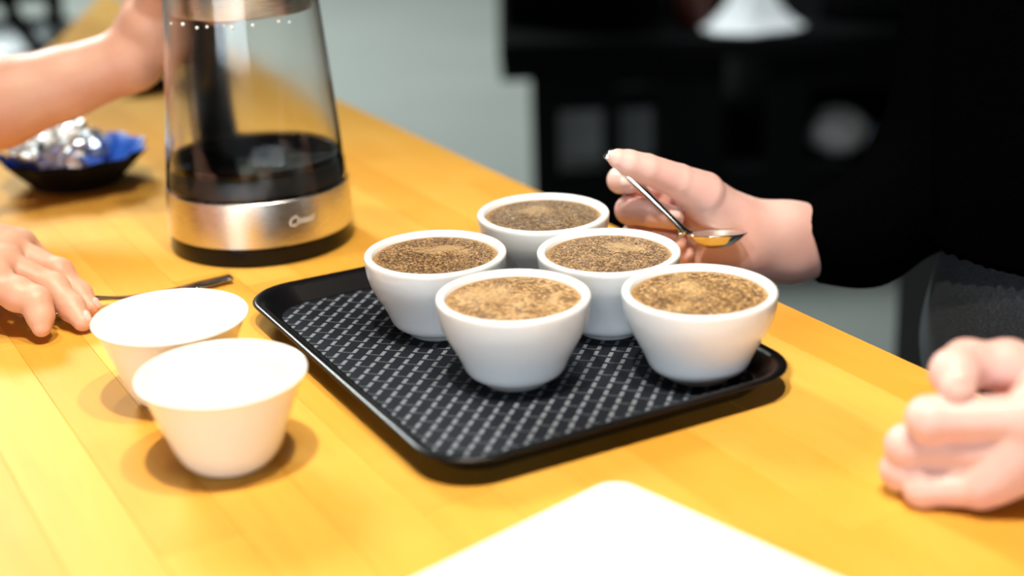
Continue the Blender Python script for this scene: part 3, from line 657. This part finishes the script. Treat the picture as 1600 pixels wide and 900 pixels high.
ts = [((shA+pc)/2*0+shA, .056, shA*.72+elA*.28, .056), (shB, .056, shB*.72+elB*.28, .056), (shA, .06, shB, .06), (at_z(pc, .075, -.06), .105, shA*.7+shB*.3, .098), (at_z(pc, -.075, -.06), .105, shA*.3+shB*.7, .098)]
Vt, Qt = blob(ts, 0.010, 0.03); link('shirt', npmesh('shirt', Vt-inv, Qt), cloth_mat('dark_cotton', (0.03, 0.03, 0.035), 90), person2)
lg = [(at_z(pc, s, a), ra, at_z(pc, s, b), rb) for s in (.08, -.08) for a, ra, b, rb in ((-.08, .092, -.36, .064), (-.36, .064, -.66, .05))]
Vt, Qt = blob(lg, 0.012, 0.03, lambda P: FLOOR-P[:, 2]); link('trousers', npmesh('trousers', Vt-inv, Qt), cloth_mat('dark_twill', (0.02, 0.02, 0.025), 90), person2)

# ------------------------------------------------------------------ dark furniture beyond the table
DARK = mat('black_lacquer', (0.003, 0.003, 0.0035), 0.6, **{'Specular IOR Level': 0.05})
DX, DY = 0.5, 3.4
desk = empty('black_desk', (DX, DY, FLOOR)); tag(desk, 'low black desk with open shelf standing in the dark background behind the spoon hand', 'desk')
def D(x0, x1, y0, y1, z0, z1): return (x0-DX, x1-DX, y0-DY, y1-DY, z0-FLOOR, z1-FLOOR)
def part(name, *b, m=DARK): G().box(*D(*b), 0.004).obj(name, m, desk, smooth=False)
DT = -0.24                                        # top of the desk
part('desktop', -0.012, 1.45, 3.08, 3.85, DT-0.045, DT)
part('apron', -0.010, 0.085, 3.10, 3.8, DT-0.085, DT-0.046)
part('drawer', 0.07, 0.475, 3.10, 3.8, DT-0.155, DT-0.046)
G().sweep([(0.24-DX, 3.09-DY, DT-0.1-FLOOR), (0.33-DX, 3.09-DY, DT-0.1-FLOOR)], [0.006, 0.006], 10).obj('drawer_handle', LEGM, desk)
part('leg', 0.055, 0.115, 3.12, 3.18, FLOOR, DT-0.086)
part('leg', 0.215, 0.250, 3.12, 3.18, FLOOR, DT-0.156)
part('cabinet_side', 0.345, 0.475, 3.10, 3.8, FLOOR, DT-0.156)
part('stretcher', 0.116, 0.344, 3.13, 3.16, FLOOR+0.01, -0.545)
part('shade_panel', 0.075, 0.345, 3.36, 3.38, FLOOR+0.005, DT-0.046, m=mat('shaded_floor_grey', (0.26, 0.26, 0.255), 0.8))  # added grey board in place of the shaded floor seen through the gap
part('lower_cabinet', 0.476, 1.43, 3.10, 3.8, FLOOR, -0.535)
part('divider', 0.565, 0.66, 3.10, 3.8, -0.534, DT-0.046)
part('upper_cabinet', 0.661, 1.43, 3.10, 3.8, -0.365, DT-0.046)
part('shelf_back', 0.661, 1.43, 3.5, 3.8, -0.534, -0.366)
part('cabinet_side', 0.90, 1.43, 3.10, 3.499, -0.534, -0.366)
# things on the desk
b = empty('black_box', (0.17, 3.45, DT+0.0005)); tag(b, 'black equipment case on the left of the dark desk', 'box')
G().box(-0.17, 0.19, -0.2, 0.25, 0, 0.26, 0.006).obj('case', DARK, b, smooth=False); G().box(-0.173, 0.193, -0.203, 0.253, 0.14, 0.15, 0.002).obj('lid_seam', BLACK_MATT, b, smooth=False)
j = empty('jar', (0.425, 3.24, DT+0.0005)); tag(j, 'reddish brown jar beside the white cloth on the desk', 'jar')
G().lathe([(0.046, 0), (0.05, 0.005), (0.052, 0.13), (0.046, 0.15), (0.038, 0.155), (0.038, 0.17)], 32).obj('jar_body', mat('red_brown_glass', (0.06, 0.012, 0.006), 0.4), j, ang=40)
G().lathe([(0.041, 0.1702), (0.043, 0.172), (0.043, 0.20), (0.041, 0.203)], 32).obj('lid', DARK, j, ang=40)
V = []
for i in range(22):
    row = []
    for k in range(48):
        a = 2*math.pi*k/48; s = (i+0.3)/21.3
        rr = 0.108*s*(1+0.10*math.sin(3*a+1)+0.05*math.sin(7*a)); hgt = 0.20*max(0, 1-s)**1.9*(1+0.10*math.sin(5*a+6*s))+0.010*math.sin(9*a+9*s)*s*(1-s)*2+0.006
        row.append((rr*1.0*math.cos(a), rr*0.55*math.sin(a), max(hgt, 0.002)))
    V.append(row)
V.append([(x*0.98, y*0.98, 0.0003) for x, y, z in V[-1]])
c = G().loops(V, True, True, True).obj('white_cloth', mat('white_cotton', (0.82, 0.86, 0.88), 0.9)); c.location = (0.535, 3.15, DT+0.0005); tag(c, 'crumpled white cloth heaped on the dark desk', 'cloth')
b = empty('black_machine', (0.92, 3.42, DT+0.0005)); tag(b, 'black boxed machine on the right of the dark desk', 'machine')
G().box(-0.22, 0.35, -0.2, 0.2, 0, 0.26, 0.008).obj('housing', DARK, b, smooth=False); G().box(-0.20, 0.33, -0.203, -0.199, 0.02, 0.24, 0.001).obj('front_panel', BLACK_MATT, b, smooth=False)
def lump(name, c, rx, ry, rz, seed, m, label, cat):
    r = np.random.default_rng(seed); ph = r.uniform(0, 6, 6); L = []
    for i in range(1, 18):
        th = math.pi*i/18; row = []
        for k in range(36):
            a = 2*math.pi*k/36; q = 1+0.10*math.sin(3*a+ph[0]+2*th)+0.07*math.sin(6*a+ph[1]-3*th)+0.05*math.sin(11*a+ph[2])
            row.append((rx*q*math.sin(th)*math.cos(a), ry*q*math.sin(th)*math.sin(a), max(0.0, rz+rz*1.0*math.cos(th)*(1+0.1*math.sin(4*a+ph[3])))))
        L.append(row)
    o = G().loops(L, True, True, True).obj(name, m); o.location = c; tag(o, label, cat); return o
zb = -0.5338
lump('pale_bag', (0.745, 3.20, zb), 0.060, 0.055, 0.052, 3, mat('greyish_plastic', (0.72, 0.66, 0.64), 0.6), 'crumpled pale grey bag on the open shelf of the black desk', 'bag')
lump('grey_pouch', (0.835, 3.19, zb), 0.024, 0.03, 0.030, 5, mat('slate_cloth', (0.10, 0.12, 0.15), 0.8), 'small slate grey pouch beside the pale bag on the shelf', 'pouch')
lump('yellow_packet', (0.845, 3.135, zb), 0.030, 0.012, 0.010, 8, mat('ochre_paper', (0.40, 0.26, 0.04), 0.7), 'small ochre yellow packet at the front of the shelf', 'packet')
# waste bin
bn = empty('waste_bin', (0.715, 1.66, FLOOR)); tag(bn, 'black waste bin on the floor behind the person in black', 'bin')
G().loops([rrect(a, a, 0.03, z, 6) for a, z in ((0.193, 0), (0.197, 0.46), (0.199, 0.465), (0.199, 0.48), (0.185, 0.48), (0.18, 0.05))], True, True, True).obj('bin_body', DARK, bn, ang=40)
G().loops([rrect(a, a, 0.03, z, 6) for a, z in ((0.199, 0.481), (0.2, 0.50), (0.17, 0.53))], True, True, True).obj('lid', DARK, bn, ang=40)

# ------------------------------------------------------------------ chair at the upper left
cx, cy, cz = -1.165, 2.995, FLOOR
ch = empty('chair', (cx, cy, cz)); tag(ch, 'black tube-framed chair with white seat beyond the far end of the table', 'chair')
def Ct(x, y, z): return (x-cx, y-cy, z-cz)
WS = mat('white_vinyl', (0.85, 0.9, 0.95), 0.4)
G().loops([[(x, y, z-cz) for x, y, _ in rrect(0.235-e, 0.205-e, 0.03, 0, 6)] for e, z in ((0.01, -0.208), (0, -0.198), (0, -0.178), (0.012, -0.168))], True, True, True).obj('seat', WS, ch, ang=50)
TBR = 0.0145
def tube(name, P): H_ = bez([Ct(*p) for p in P], 8); G().sweep(H_, [TBR]*len(H_), 12).obj(name, DARK, ch)
aX = P3(88, 40, 2.70)[0]; c0, c1, c2, c3 = P3(14, 2, 2.70), P3(24, 28, 2.70), P3(42, 55, 2.70), P3(66, 82, 2.70)
tube('arm_frame', [(aX, 2.70, FLOOR), (aX, 2.70, -0.3), (aX, 2.70, -0.05), (aX-0.002, 2.72, 0.03), (aX-0.004, 2.85, 0.07), (aX-0.004, 3.15, 0.06)])
tube('cross_frame', [c3+np.array([0.045, 0, -0.055]), c3, c2, c1, c0, c0+np.array([-0.006, 0.02, 0.1])])
tube('top_frame', [c0+np.array([0.0, 0.01, 0.0]), c0+np.array([-0.06, 0.01, 0.008]), c0+np.array([-0.2, 0.02, 0.012]), (-1.29, 2.74, -0.07)])
for x, y in ((-1.29, 2.74), (-1.36, 3.17), (-0.96, 3.17)):
    G().sweep([Ct(x, y, FLOOR), Ct(x, y, -0.07 if y < 3 else -0.205)], [TBR, TBR], 10).obj('leg', DARK, ch)
G().box(-0.20, 0.20, 0.21, 0.235, 0.58, 0.95, 0.01).obj('backrest', DARK, ch, smooth=False)
G().sweep([(-0.19, 0.195, 0.515), (-0.19, 0.222, 0.60)], [TBR, TBR], 10).obj('back_post', DARK, ch); G().sweep([(0.19, 0.195, 0.515), (0.19, 0.222, 0.60)], [TBR, TBR], 10).obj('back_post', DARK, ch)
